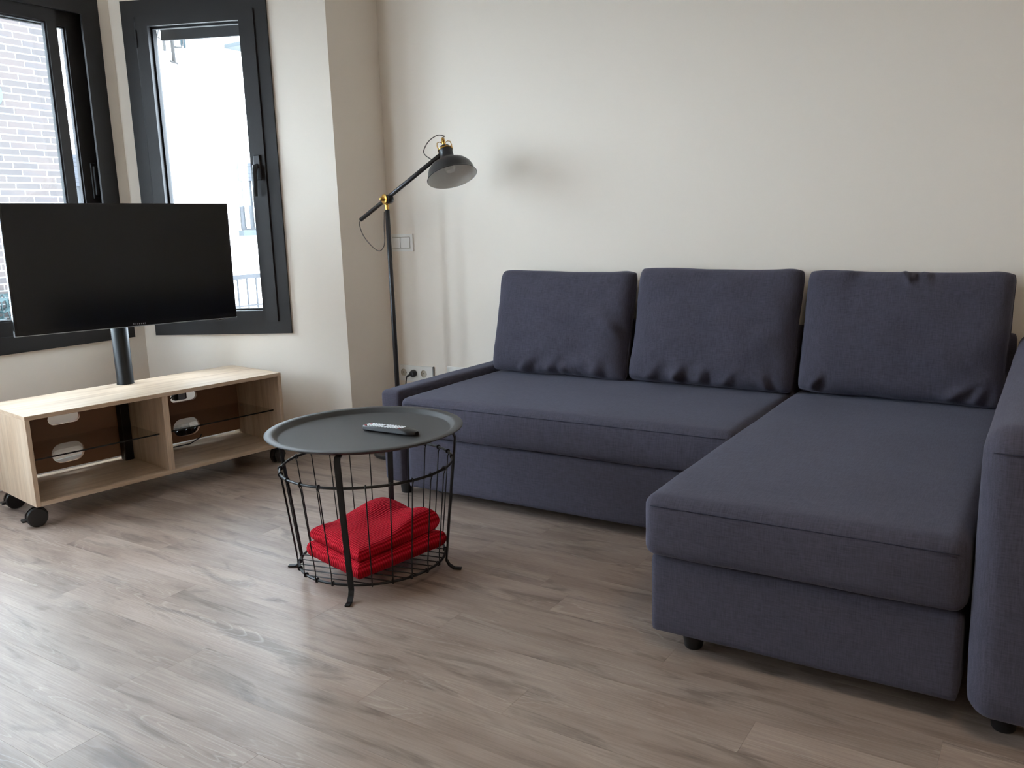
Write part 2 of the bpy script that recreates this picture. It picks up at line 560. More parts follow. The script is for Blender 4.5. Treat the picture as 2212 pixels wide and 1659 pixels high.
# unseen round ceiling lamp, added as warm fill over the middle of the room
cl = thing('ceiling_fill_lamp', 'round flush lamp added on the unseen ceiling as warm fill light', 'lamp', (1.0, -1.1, H-0.0005))
lathe('ring', [(0.20, 0.0), (0.215, 0.0), (0.215, -0.05), (0.20, -0.055), (0.195, -0.05), (0.195, 0.0)], M['white'], cl, 40)
_m, _nt, _p = new_mat('warm_fill_diffuser')
_p.inputs['Base Color'].default_value = (0.8, 0.8, 0.78, 1)
_p.inputs['Emission Color'].default_value = (1.0, 0.80, 0.60, 1)
_p.inputs['Emission Strength'].default_value = 15.0
lathe('diffuser', [(0.194, -0.03), (0.185, -0.055), (0.13, -0.078), (0.06, -0.087), (0, -0.089)], _m, cl, 40)

# floor: underlay slab with every plank a piece of its own
fl = struct(box('floor', XB-T, XR+T, YF-T, YB+T, -0.12, -0.008, M['slab']), 'grey brown wood-look plank floor')
PW, PL = 0.125, 1.22
rng = random.Random(5)
mesh_cache = {}
def plank_mesh(L, W):
    key = (round(L, 3), round(W, 3))
    if key not in mesh_cache:
        bm = bmesh.new()
        add_box(bm, -L/2+0.00015, L/2-0.00015, -W/2+0.00015, W/2-0.00015, -0.0079, 0.0, 0.0002, 1)
        me = bpy.data.meshes.new('plank'); bmesh.ops.recalc_face_normals(bm, faces=bm.faces[:]); bm.to_mesh(me); bm.free()
        me.materials.append(M['floor'])
        mesh_cache[key] = me
    return mesh_cache[key]
JOINT = {0: -0.175, -1: -0.49, -3: -1.05, 2: -0.55, -4: -0.535, 5: -0.45, -2: 0.20, 1: 0.32, 3: 0.05}
row = -25
while True:
    y0 = -0.425+PW*row; y1 = y0+PW
    if y0 > YB: break
    y0c, y1c = max(y0, YF), min(y1, YB)
    if y1c-y0c > 0.01:
        def xmin(y):
            if y > E1.y: return XL
            if y > YC: return XL+(E1.y-y)/(E1.y-YC)*(XB-XL)
            if y > YC2: return XB
            if y > E3.y: return XB+(YC2-y)/(YC2-E3.y)*(XL-XB)
            return XL
        xa = min(xmin(y0c), xmin(y1c)); xb = XR
        j = JOINT.get(row, rng.uniform(-0.6, 0.6))
        cuts = [xa, xb]
        k = math.ceil((xa-j)/PL)
        x = j+k*PL
        while x < xb:
            if x-xa > 0.05 and xb-x > 0.05: cuts.append(x)
            x += PL
        cuts.sort()
        for a, b in zip(cuts[:-1], cuts[1:]):
            o = bpy.data.objects.new('plank', plank_mesh(b-a, y1c-y0c))
            COL.objects.link(o); o.parent = fl
            o.location = ((a+b)/2, (y0c+y1c)/2, 0)
    row += 1

# skirting boards
def skirt(name, P, d, s0, s1):
    n = Vector((-d.y, d.x)); bm = bmesh.new()
    a = [P+d*s0+n*0.0005, P+d*s1+n*0.0005, P+d*s1+n*0.013, P+d*s0+n*0.013]
    lo = [bm.verts.new((q.x, q.y, 0.001)) for q in a]; hi = [bm.verts.new((q.x, q.y, 0.075)) for q in a]
    bm.faces.new(lo); bm.faces.new(hi)
    for i in range(4): bm.faces.new((lo[i], lo[(i+1) % 4], hi[(i+1) % 4], hi[i]))
    return struct(from_bm(name, bm, M['base']))
skirt('baseboard_back', Vector((XR, YB)), Vector((-1, 0)), 0.02, XR-XL-0.02)
skirt('baseboard_bay_front', Vector((XB, YC)), Vector((0, -1)), 0.02, YC-YC2-0.02)
skirt('baseboard_bay_right', E1, D2, 0.02, L2-0.02)
skirt('baseboard_left_return', Vector((XL, YB)), Vector((0, -1)), 0.02, YB-E1.y)

# ------------------------------------------------------------------ windows
def ring_part(name, s0, s1, z0, z1, si0, si1, zi0, zi1, n0, n1, mat, parent, bev=0.002):
    """rectangular frame: outer s0..s1 x z0..z1, inner opening, depth n0..n1"""
    bm = bmesh.new()
    o4 = [(s0, z0), (s1, z0), (s1, z1), (s0, z1)]; i4 = [(si0, zi0), (si1, zi0), (si1, zi1), (si0, zi1)]
    vo = [[bm.verts.new((s, n, z)) for s, z in o4] for n in (n0, n1)]
    vi = [[bm.verts.new((s, n, z)) for s, z in i4] for n in (n0, n1)]
    for k in range(4):
        k2 = (k+1) % 4
        for q in (0, 1): bm.faces.new((vo[q][k], vo[q][k2], vi[q][k2], vi[q][k]))
        bm.faces.new((vo[0][k], vo[0][k2], vo[1][k2], vo[1][k]))
        bm.faces.new((vi[0][k], vi[0][k2], vi[1][k2], vi[1][k]))
    if bev:
        bmesh.ops.bevel(bm, geom=[e for e in bm.edges if len(e.link_faces) == 2 and e.calc_face_angle(0) > 0.5], offset=bev, segments=1, affect='EDGES')
    return from_bm(name, bm, mat, parent)

def win_empty(name, P, d, label):
    o = bpy.data.objects.new(name, None); COL.objects.link(o)
    o.location = (P.x, P.y, 0); o.rotation_euler = (0, 0, math.atan2(d.y, d.x))
    o['kind'] = 'structure'; o['label'] = label
    return o

def casement(name, P, d, s_a, s_b, label, mirror=False):
    """single turn window seen from inside; s_a near the room edge, handle on that side"""
    w = win_empty(name, P, d, label)
    ring_part('window_frame', s_a, s_b, ZW0, ZW1, s_a+0.062, s_b-0.062, ZW0+0.062, ZW1-0.072, -0.07, 0.012, M['frame'], w)
    sa, sb, za, zb = s_a+0.060, s_b-0.072, ZW0+0.060, ZW1-0.071
    ga, gb, gza, gzb = sa+0.072, sb-0.058, za+0.055, zb-0.047
    sash = ring_part('sash', sa, sb, za, zb, ga, gb, gza, gzb, -0.06, 0.022, M['frame'], w, 0.004)
    ring_part('glazing_bead', ga-0.004, gb+0.004, gza-0.004, gzb+0.004, ga+0.008, gb-0.008, gza+0.008, gzb-0.008, -0.035, -0.010, M['gasket'], sash, 0)
    box('pane', ga+0.002, gb-0.002, -0.026, -0.020, gza+0.002, gzb-0.002, M['glass'], sash)
    hs = sa+0.036; hz = 1.325
    hd = box('handle', hs-0.017, hs+0.017, 0.022, 0.034, hz-0.01, hz+0.105, M['plastic'], sash, 0.004)
    bm = bmesh.new()
    add_tube(bm, [(hs, 0.03, hz+0.055), (hs, 0.058, hz+0.05), (hs+0.003, 0.064, hz+0.02), (hs+0.006, 0.062, hz-0.045), (hs+0.006, 0.060, hz-0.085)], [0.012, 0.013, 0.013, 0.011, 0.009], 10)
    from_bm('lever', bm, M['plastic'], hd, True)
    for zc in (ZW0+0.17, ZW1-0.17):
        box('hinge', s_b-0.077, s_b-0.066, 0.010, 0.028, zc-0.04, zc+0.04, M['plastic'], w, 0.003)
    # bottom slat of the outside roller shutter just under the head of the opening
    box('shutter_slat', ga-0.03, gb+0.03, -0.16, -0.145, gzb-0.03, gzb+0.06, M['shutter'], w, 0.003)
    return w
casement('window_2', E1, D2, 0.276, 0.985, 'narrow dark framed window with handle in angled bay wall')
casement('window_3', Vector((XB, YC2)), D3, L3-0.985, L3-0.276, 'narrow dark framed window on the far side of the bay')

w1 = win_empty('window_1', Vector((XB, YC)), Vector((0, -1)), 'wide dark framed sliding window behind the television')
fs0, fs1 = W1S0, W1S1
wf1 = ring_part('window_frame', fs0, fs1, ZW0, ZW1, fs0+0.085, fs1-0.085, ZW0+0.075, ZW1-0.075, -0.001, 0.012, M['frame'], w1)
ring_part('frame_track', fs0+0.021, fs1-0.021, ZW0+0.021, ZW1-0.021, fs0+0.036, fs1-0.036, ZW0+0.036, ZW1-0.036, -0.10, -0.0012, M['frame'], wf1)
def sash1(sa, sb, n0, n1, rw=0.078, lw=0.045):
    za, zb = ZW0+0.07, ZW1-0.068
    s = ring_part('sash', sa, sb, ZW0+0.038, ZW1-0.038, sa+lw, sb-rw, za+0.068, zb-0.062, n0, n1, M['frame'], w1, 0.003)
    nm = (n0+n1)/2
    ring_part('glazing_bead', sa+lw-0.003, sb-rw+0.003, za+0.065, zb-0.059, sa+lw+0.007, sb-rw-0.007, za+0.075, zb-0.069, nm-0.012, nm+0.008, M['gasket'], s, 0)
    box('pane', sa+lw+0.001, sb-rw-0.001, nm-0.004, nm+0.002, za+0.068, zb-0.062, M['glass'], s)
    return s
sash1(YC-0.448, YC+0.50, -0.036, -0.002, 0.045, 0.045)     # front sash, its right stile near the bay corner
sb_ = sash1(YC-0.609, YC+0.39, -0.080, -0.046, 0.045, 0.095)  # rear sash
sash1(YC+0.42, YC+1.35, -0.080, -0.046, 0.045, 0.045)
sash1(YC+1.31, fs1-0.08, -0.036, -0.002, 0.06, 0.045)
hb = box('handle', YC-0.580, YC-0.550, -0.046, -0.036, 1.255, 1.42, M['plastic'], sb_, 0.005)
box('finger_pull', YC-0.573, YC-0.557, -0.036, -0.022, 1.27, 1.405, M['gasket'], hb, 0.004)

# ------------------------------------------------------------------ outside
struct(box('ground', -60, XB-0.6, -40, 60, -6.2, -6.0, M['ground']), 'street level below the windows')
bb = thing('brick_building', 'pale brown brick building seen through the wide window behind the television', 'building', (-8.1, 0, -6.0))
BXF = 0.0
BY1 = 3.345; BY0 = 1.345; BH = 9.6
BPY, BPZ = 0.25, 0.0665
box('mortar_wall', -2.6, -0.004, BY0, BY1-0.004, 0, BH, M['mortar'], bb)
bmx = bmesh.new(); add_box(bmx, -0.05, 0.0, -0.1185, 0.1185, -0.0265, 0.0265)
bme = bpy.data.meshes.new('brick'); bmesh.ops.recalc_face_normals(bmx, faces=bmx.faces[:]); bmx.to_mesh(bme); bmx.free(); bme.materials.append(M['brick'])
bmh = bmesh.new(); add_box(bmh, -0.05, 0.0, -0.056, 0.056, -0.0265, 0.0265)
bmeh = bpy.data.meshes.new('brick_half'); bmesh.ops.recalc_face_normals(bmh, faces=bmh.faces[:]); bmh.to_mesh(bmeh); bmh.free(); bmeh.materials.append(M['brick'])
rest = bmesh.new()
rb = random.Random(3)
nrow = int(BH/BPZ)
cnt = 0
for j in range(nrow):
    zc = BPZ*(j+0.5)
    off = (0, 0.083, 0.166)[j % 3]
    i = 0
    if off > 0:
        first_half = True
    yy = BY1
    y = BY1-(0.125 if off == 0 else off-0.125+0.125)
    yc = BY1-0.125-off
    if off > 0:
        # closer brick at the corner
        hw = off-0.013
        add_box(rest, -0.05, 0.0, BY1-off+0.0065, BY1-0.0005, zc-0.0265, zc+0.0265)
    while yc-0.125 > BY0-0.01:
        near = (1.9 < yc < BY1) and (6.2 < zc < 9.45)
        dx = rb.uniform(-0.002, 0.001)
        if near and cnt < 300:
            o = bpy.data.objects.new('brick', bme); COL.objects.link(o); o.parent = bb
            o.location = (dx, yc, zc); cnt += 1
        else:
            add_box(rest, -0.05, dx, yc-0.1185, yc+0.1185, zc-0.0265, zc+0.0265)
        yc -= BPY
ro = from_bm('brickwork', rest, M['brick'], bb); ro['kind'] = 'stuff'
box('coping', -2.6, 0.06, BY0, BY1, BH, BH+0.1, M['sillblue'], bb, 0.01)
# round blue plaque on the brick wall
lathe('blue_plaque', [(0, 0.02), (0.12, 0.02), (0.13, 0.012), (0.13, 0.0), (0, 0)], plain('light_blue_enamel', srgb(50, 76, 92), 0.4, var=0.03), bb, 24,
      Matrix.Translation((0.001, 2.70, 8.49)) @ Matrix.Rotation(R(90), 4, 'Y'))
# planter shelf low on the brick wall
box('window_ledge', 0.002, 0.34, 1.95, 3.05, 6.0, 6.058, M['sillblue'], bb, 0.01)
pl = thing('window_planter', 'long planter with blue green plants on the brick building', 'planter', (-7.93, 2.5, 0.06))
box('trough', -0.13, 0.14, -0.5, 0.5, 0, 0.2, M['pot'], pl, 0.01)
rl = random.Random(8); lb = bmesh.new()
for k in range(170):
    c = Vector((rl.uniform(-0.12, 0.13), rl.uniform(-0.48, 0.48), 0.2+rl.random()**1.5*0.36))
    a = Vector((rl.uniform(-1, 1), rl.uniform(-1, 1), rl.uniform(-0.2, 1))).normalized()*0.07
    b = a.cross(Vector((rl.uniform(-1, 1), rl.uniform(-1, 1), rl.uniform(-1, 1)))).normalized()*0.022
    nn = a.cross(b).normalized()*0.006
    v = [lb.verts.new(c-a), lb.verts.new(c+b+nn), lb.verts.new(c+a), lb.verts.new(c-b+nn)]
    lb.faces.new((v[0], v[1], v[2])); lb.faces.new((v[0], v[2], v[3]))
for k in range(14):
    yv = -0.45+k*0.069
    add_tube(lb, [(0, yv, 0.19), (rl.uniform(-0.05, 0.05), yv+rl.uniform(-0.04, 0.04), 0.5)], 0.006, 5)
lo_ = from_bm('foliage', lb, M['leaf'], pl); lo_['kind'] = 'stuff'

wb = thing('white_building', 'bright white building seen through the narrow angled bay window', 'building', (-11.0, 9.0, -6.0))
def WB(y, z): return y-9.0, z+6.0
bmw = box('facade', -4.0, 0.0, -8.0, 7.0, 0, 11.6, M['stucco'], wb)
def facade_window(ya, yb, zsill, ztop, zshut, label=None):
    y0, _ = WB(ya, 0); y1, _ = WB(yb, 0)
    f = ring_part_yz('window_frame', y0, y1, zsill+6, ztop+6, 0.05, M['rail'], wb)
    box('pane', 0.004, 0.012, y0+0.05, y1-0.05, zsill+6.05, ztop+5.95, M['darkpane'], f)
    n = max(3, int((ztop-zshut)/0.05)); dz = (ztop-zshut)/n
    for k in range(n):
        box('shutter_slat', 0.03, 0.055, y0+0.01, y1-0.01, zshut+6+k*dz+0.003, zshut+6+(k+1)*dz, M['shutter'], f)
    box('sill', 0.0, 0.12, y0-0.06, y1+0.06, zsill+5.90, zsill+5.995, M['sillblue'], f, 0.008)
    k = y0+0.10
    while k < y1-0.05:
        box('mullion', 0.012, 0.05, k, k+0.06, zsill+6.02, zshut+6, M['stucco'], f)
        k += 0.19
    return f
def ring_part_yz(name, y0, y1, z0, z1, w, mat, parent):
    bm = bmesh.new()
    add_box(bm, 0.0005, 0.03, y0, y0+w, z0, z1); add_box(bm, 0.0005, 0.03, y1-w, y1, z0, z1)
    add_box(bm, 0.0005, 0.03, y0+w, y1-w, z0, z0+w); add_box(bm, 0.0005, 0.03, y0+w, y1-w, z1-w, z1)
    return from_bm(name, bm, mat, parent)
facade_window(8.04, 9.15, 1.13, 2.245, 1.95)
facade_window(4.60, 5.45, 1.20, 2.24, 1.80)
facade_window(11.0, 12.1, 1.13, 2.245, 1.95)
# balcony with railing on the facade
y0, _ = WB(6.9, 0); y1, _ = WB(10.6, 0)
box('balcony_slab', 0.0, 0.9, y0, y1, 5.55, 5.70, M['stucco'], wb, 0.01)
rt = box('balcony_rail', 0.84, 0.90, y0, y1, 6.36, 6.43, M['rail'], wb, 0.005)
box('lower_rail', 0.85, 0.89, y0, y1, 5.92, 5.945, M['rail'], rt)
k = y0+0.05
while k < y1:
    box('baluster', 0.86, 0.88, k, k+0.022, 5.70, 6.36, M['rail'], rt)
    k += 0.185
# drain pipe, bracket arm and lantern high on the facade
yp, _ = WB(6.99, 0)
tube('drain_pipe', [(0.06, yp, 9.70), (0.06, yp, 11.3)], 0.028, M['pipe'], wb, 8)
tube('pipe_elbow', [(0.06, yp+0.02, 9.93), (0.07, yp+0.14, 9.935), (0.08, yp+0.18, 9.99), (0.08, yp+0.19, 10.08)], 0.014, M['pipe'], wb, 8)
tube('pipe_foot', [(0.06, yp-0.07, 9.71), (0.06, yp+0.06, 9.69)], 0.018, M['pipe'], wb, 8)
box('teal_cloth', 0.05, 0.08, yp+0.15, yp+0.185, 9.96, 10.10, M['teal'], wb, 0.008)
box('teal_cloth', 0.05, 0.08, yp+0.20, yp+0.235, 9.94, 10.08, M['teal'], wb, 0.008)
tube('lamp_arm', [(0.05, yp-0.19, 10.2), (0.06, yp-0.26, 10.03), (0.08, yp-0.17, 9.99)], 0.013, M['pipe'], wb, 8)
box('lamp_head', 0.05, 0.10, yp-0.175, yp-0.14, 9.84, 10.0, M['pipe'], wb, 0.012)
ys, _ = WB(8.02, 0)
box('canopy_ledge', 0.0, 0.5, ys, ys+1.8, 10.06, 10.125, M['sillblue'], wb, 0.01)
box('cornice', 0.0, 0.35, -8.0, 7.0, 11.45, 11.7, M['stucco'], wb, 0.02)

# ------------------------------------------------------------------ sofa
SZ = 0.420         # seat height
sofa = thing('corner_sofa', 'slate blue fabric corner sofa bed with chaise against the cream wall', 'sofa', (-0.30, 0.9, 0))
FB = M['fabric']
XS0, XS1 = -1.355, -0.006      # main seat
YS0 = 0.658
YBK = 1.41
# main seat pad, slightly sagging in front
def sag(p):
    return p
soft_box('seat_pad', (XS0, YS0, 0.264), (XS1, YBK+0.02, SZ-0.004), 0.03, FB, sofa, (40, 22, 8), puff=0.006, puff_side=0.006, wob=0.002, seed=1)
soft_box('pullout_base', (XS0+0.012, YS0+0.022, 0.047), (XS1-0.004, YBK, 0.262), 0.010, FB, sofa, (30, 10, 8), wob=0.0012, seed=2)
# chaise
XC0, XC1 = 0.0, 0.694
soft_box('chaise_seat', (XC0-0.012, -0.026, 0.262), (XC1, YBK+0.02, SZ), 0.030, FB, sofa, (30, 44, 10), puff=0.008, puff_side=0.006, wob=0.0025, seed=3)
soft_box('chaise_base', (XC0, 0.0, 0.058), (XC1-0.006, YBK, 0.260), 0.010, FB, sofa, (24, 24, 8), wob=0.0015, seed=4)
# arm and low side panel and back frame
soft_box('armrest', (0.702, -0.052, 0.052), (0.905, 1.49, 0.664), 0.05, FB, sofa, (14, 44, 22), puff=0.004, puff_side=0.004, wob=0.002, seed=5)
soft_box('side_panel', (-1.463, 0.672, 0.060), (-1.365, 1.49, 0.438), 0.02, FB, sofa, (8, 24, 14), wob=0.0015, seed=6)
soft_box('back_frame', (-1.360, 1.432, 0.07), (0.698, 1.492, 0.66), 0.02, FB, sofa, (30, 4, 14), wob=0.001, seed=7)
def wseam(name, pts, r=0.0014, mat=None):
    inv = wm(sofa).inverted()
    return tube(name, [inv @ Vector(p) for p in pts], r, mat or M['seam'], sofa, 6)
def zc_seam(x, y): return SZ-0.017
N = 24
wseam('seam', [(XC0+0.012+(XC1-XC0-0.03)*i/N, -0.0290, SZ-0.024) for i in range(N+1)])
wseam('seam', [(XS0+0.03+(XS1-XS0-0.06)*i/N, YS0-0.0030, SZ-0.025) for i in range(N+1)], 0.0014)
wseam('seam', [(0.722+0.165*i/N, -0.0545, 0.618) for i in range(N+1)])
# feet
def foot(x, y, h, r0=0.030, r1=0.023):
    o = lathe('foot', [(0, 0), (r1-0.003, 0), (r1, 0.004), (r0, h-0.012), (r0, h), (0, h)], M['footblack'], sofa, 20)
    o.location = wm(sofa).inverted() @ Vector((x, y, 0))
for x, y, h in ((0.085, 0.075, 0.062), (0.60, 0.62, 0.062), (0.772, 0.055, 0.062), (0.82, 1.40, 0.062), (0.10, 1.35, 0.062)):
    foot(x, y, h)
foot(-1.408, 0.745, 0.070, 0.030, 0.024)
foot(-1.408, 1.42, 0.070)
cs = lathe('caster', [(0, -0.012), (0.017, -0.012), (0.019, -0.008), (0.019, 0.008), (0.017, 0.012), (0, 0.012)], M['footblack'], sofa, 18,
      Matrix.Rotation(R(90), 4, 'X'))
cs.location = wm(sofa).inverted() @ Vector((-1.27, 0.80, 0.0195))
box('caster_plate', -0.02, 0.02, -0.014, 0.014, 0.017, 0.028, M['footblack'], cs)

# loose back cushions
def cushion(label, xb, xt, yb, yt, zb, zt, w, seed, creases, thick=0.140, twist=0.0):
    """bottom-centre (xb,yb,zb), top-centre (xt,yt,zt); creases = list of (u, v0, du, amp, width)"""
    t = thing('back_cushion', label, 'cushion', (xb, yb, zb), group='loose back cushions on the corner sofa')
    up = Vector((xt-xb, yt-yb, zt-zb)); h = up.length; up.normalize()
    rt = Vector((1, twist, 0)); rt = (rt-up*rt.dot(up)).normalized()
    fw = rt.cross(up)                   # towards -Y (front)
    if fw.y > 0: fw = -fw
    nu, nv = 56, 44
    bm = bmesh.new()
    def P(u, v, side):
        au, av = abs(u), abs(v)
        prof = max(0.0, 1-au**8)**0.38 * max(0.0, 1-av**8)**0.38
        belly = 0.92+0.34*(1-u*u)*(1-v*v)+0.08*(-v)*(1-u*u)
        d = thick/2*prof*belly
        # outline: sides a little concave, corners pulled out
        crn = 0.030*au**9*av**9
        en = noise.noise(Vector((u*1.7+seed*11, v*1.7+seed*4, 7.0)))
        ox = w/2*u*(1-crn-0.022*(1-v*v)*au**3+0.012*en)
        oz = h/2*v*(1-0.022*(1-u*u)*av**3+0.022*en*av**3-crn*1.2+0.022*math.exp(-((u-0.86)/0.14)**2)*(v > 0)*av**6)
        nz = noise.noise(Vector((u*2.2+seed*7, v*2.2, side*3+seed)))
        nz2 = noise.noise(Vector((u*6+seed*3, v*6, side*2)))
        d += (nz*0.012+nz2*0.0040)*prof
        if side > 0:
            for cu, cv, du, amp, wd in creases:
                # a fold running up from an edge point (cu,cv), leaning by du
                L = 0.42
                tt = ((v-cv) if cv < 0 else (cv-v))/L
                if -0.1 < tt < 1:
                    cc = cu+du*tt
                    fall = (1-max(0, tt))**1.5
                    x = (u-cc)/wd
                    d += 2.0*amp*fall*(math.exp(-x*x)-0.8*math.exp(-(x-1.5)**2))*min(1, prof*1.5)
        edge = 0.0
        q = up*(h/2+oz+edge)+rt*ox+fw*(d*side if side > 0 else -d*0.9)
        return q
    def par(i, n):
        x = i/n*2-1
        return math.sin(x*math.pi/2)
    g1 = [[bm.verts.new(P(par(i, nu), par(j, nv), 1)) for j in range(nv+1)] for i in range(nu+1)]
    g2 = [[g1[i][j] if i in (0, nu) or j in (0, nv) else bm.verts.new(P(par(i, nu), par(j, nv), -1)) for j in range(nv+1)] for i in range(nu+1)]
    for i in range(nu):
        for j in range(nv):
            bm.faces.new((g1[i][j], g1[i+1][j], g1[i+1][j+1], g1[i][j+1]))
            f = (g2[i][j], g2[i][j+1], g2[i+1][j+1], g2[i+1][j])
            if len(set(f)) == 4:
                try: bm.faces.new(f)
                except ValueError: pass
    rim = [g1[i][0].co.copy() for i in range(nu)]+[g1[nu][j].co.copy() for j in range(nv)]+[g1[i][nv].co.copy() for i in range(nu, 0, -1)]+[g1[0][j].co.copy() for j in range(nv, 0, -1)]
    o = from_bm('cover', bm, FB, t, True)
    tube('seam', rim, 0.0026, FB, t, 6, True)
    return t
cushion('slate blue back cushion at the lamp end of the sofa', -1.003, -0.998, 1.302, 1.416, SZ+0.004, 0.866, 0.662, 0.3,
        [(-0.45, -1, 0.25, 0.018, 0.07), (-0.05, -1, 0.15, 0.014, 0.06), (0.2, -1, -0.15, 0.012, 0.05), (0.62, -1, 0.1, 0.016, 0.07), (0.9, -0.2, -0.3, 0.012, 0.09), (0.35, -1, -0.3, 0.010, 0.04)])
cushion('middle one of the three slate blue back cushions', -0.330, -0.322, 1.302, 1.418, SZ+0.004, 0.876, 0.662, 1.1,
        [(-0.35, -1, 0.15, 0.022, 0.05), (-0.05, -1, 0.12, 0.018, 0.05), (-0.7, -1, 0.2, 0.014, 0.07), (0.25, -1, 0.2, 0.011, 0.05), (0.75, -1, -0.1, 0.012, 0.05)])
cushion('slate blue back cushion over the chaise beside the armrest', 0.346, 0.354, 1.302, 1.416, SZ+0.010, 0.866, 0.668, 2.3,
        [(-0.82, -1, 0.15, 0.016, 0.05), (0.5, -1, 0.3, 0.014, 0.06), (0.75, -1, 0.1, 0.010, 0.05), (0.0, 1, 0.12, 0.018, 0.05), (0.18, 1, 0.05, 0.012, 0.05), (-0.55, 1, -0.1, 0.008, 0.08)])

# ------------------------------------------------------------------ round table
TC = Vector((-0.987, 0.067, 0))
tb = thing('basket_table', 'round black tray table on a wire basket base', 'table', TC)
TH = 0.468; TR = 0.305
lathe('tray', [(0, TH-0.0155), (0.262, TH-0.0155), (0.268, TH-0.013), (0.276, TH-0.003), (0.282, TH), (TR-0.003, TH), (TR, TH-0.0015), (TR, TH-0.004), (TR-0.003, TH-0.0055),
               (0.284, TH-0.005), (0.278, TH-0.009), (0.270, TH-0.018), (0.262, TH-0.0195), (0, TH-0.0195)], M['tray'], tb, 96)
RZ, RR, BZ, BR = 0.352, 0.267, 0.044, 0.231
A0 = R(-64.0)
def ringpts(r, z, n=72): return [(r*math.cos(2*math.pi*k/n), r*math.sin(2*math.pi*k/n), z) for k in range(n)]
tube('top_ring', ringpts(RR, RZ), 0.0042, M['black'], tb, 10, True)
tube('bottom_ring', ringpts(BR, BZ), 0.0042, M['black'], tb, 10, True)
for k in range(24):
    a = A0+R(15)*k
    c, s = math.cos(a), math.sin(a)
    if k % 6 == 0:
        # flat bar leg: from under the tray down past both rings to a splayed foot
        prof = [(0.262, TH-0.0215), (0.278, TH-0.0225), (0.2835, TH-0.035), (0.272+0.003, RZ), (BR+0.010, BZ+0.012), (BR+0.007, BZ-0.012), (0.246, 0.016), (0.262, 0.0045), (0.286, 0.0035)]
        pts = [(r*c, r*s, z) for r, z in prof]
        nm = []
        for i, (r, z) in enumerate(prof):
            r0, z0 = prof[max(0, i-1)]; r1, z1 = prof[min(len(prof)-1, i+1)]
            tx, tz = r1-r0, z1-z0
            nm.append((-tz*c, -tz*s, tx))
        ribbon('leg', pts, nm, [0.019, 0.019, 0.019, 0.019, 0.018, 0.017, 0.017, 0.017, 0.016], 0.005, M['black'], tb)
    else:
        bm = bmesh.new()
        add_tube(bm, [((RR+0.0045)*c, (RR+0.0045)*s, RZ-0.004), ((RR-0.001)*c, (RR-0.001)*s, RZ-0.016), ((BR+0.006)*c, (BR+0.006)*s, BZ+0.03), ((BR+0.0065)*c, (BR+0.0065)*s, BZ-0.004)], 0.0019, 6)
        # little eyelets wrapped round both rings
        for r, z in ((RR, RZ), (BR, BZ)):
            ec = [((r+0.0062*math.cos(q))*c, (r+0.0062*math.cos(q))*s, z+0.0062*math.sin(q)) for q in [2*math.pi*i/10 for i in range(10)]]
            add_tube(bm, ec, 0.0022, 5, True)
        from_bm('wire', bm, M['black'], tb, True)
# basket floor: parallel wires across the bottom ring
fa = R(12)
for i in range(-6, 7):
    off = i*0.0345
    hl = math.sqrt(max(0, BR**2-off**2))
    if hl < 0.03: continue
    u = Vector((math.cos(fa), math.sin(fa), 0)); v = Vector((-math.sin(fa), math.cos(fa), 0))
    tube('floor_wire', [v*off-u*hl+Vector((0, 0, BZ+0.0035)), v*off+u*hl+Vector((0, 0, BZ+0.0035))], 0.0018, M['black'], tb, 6)

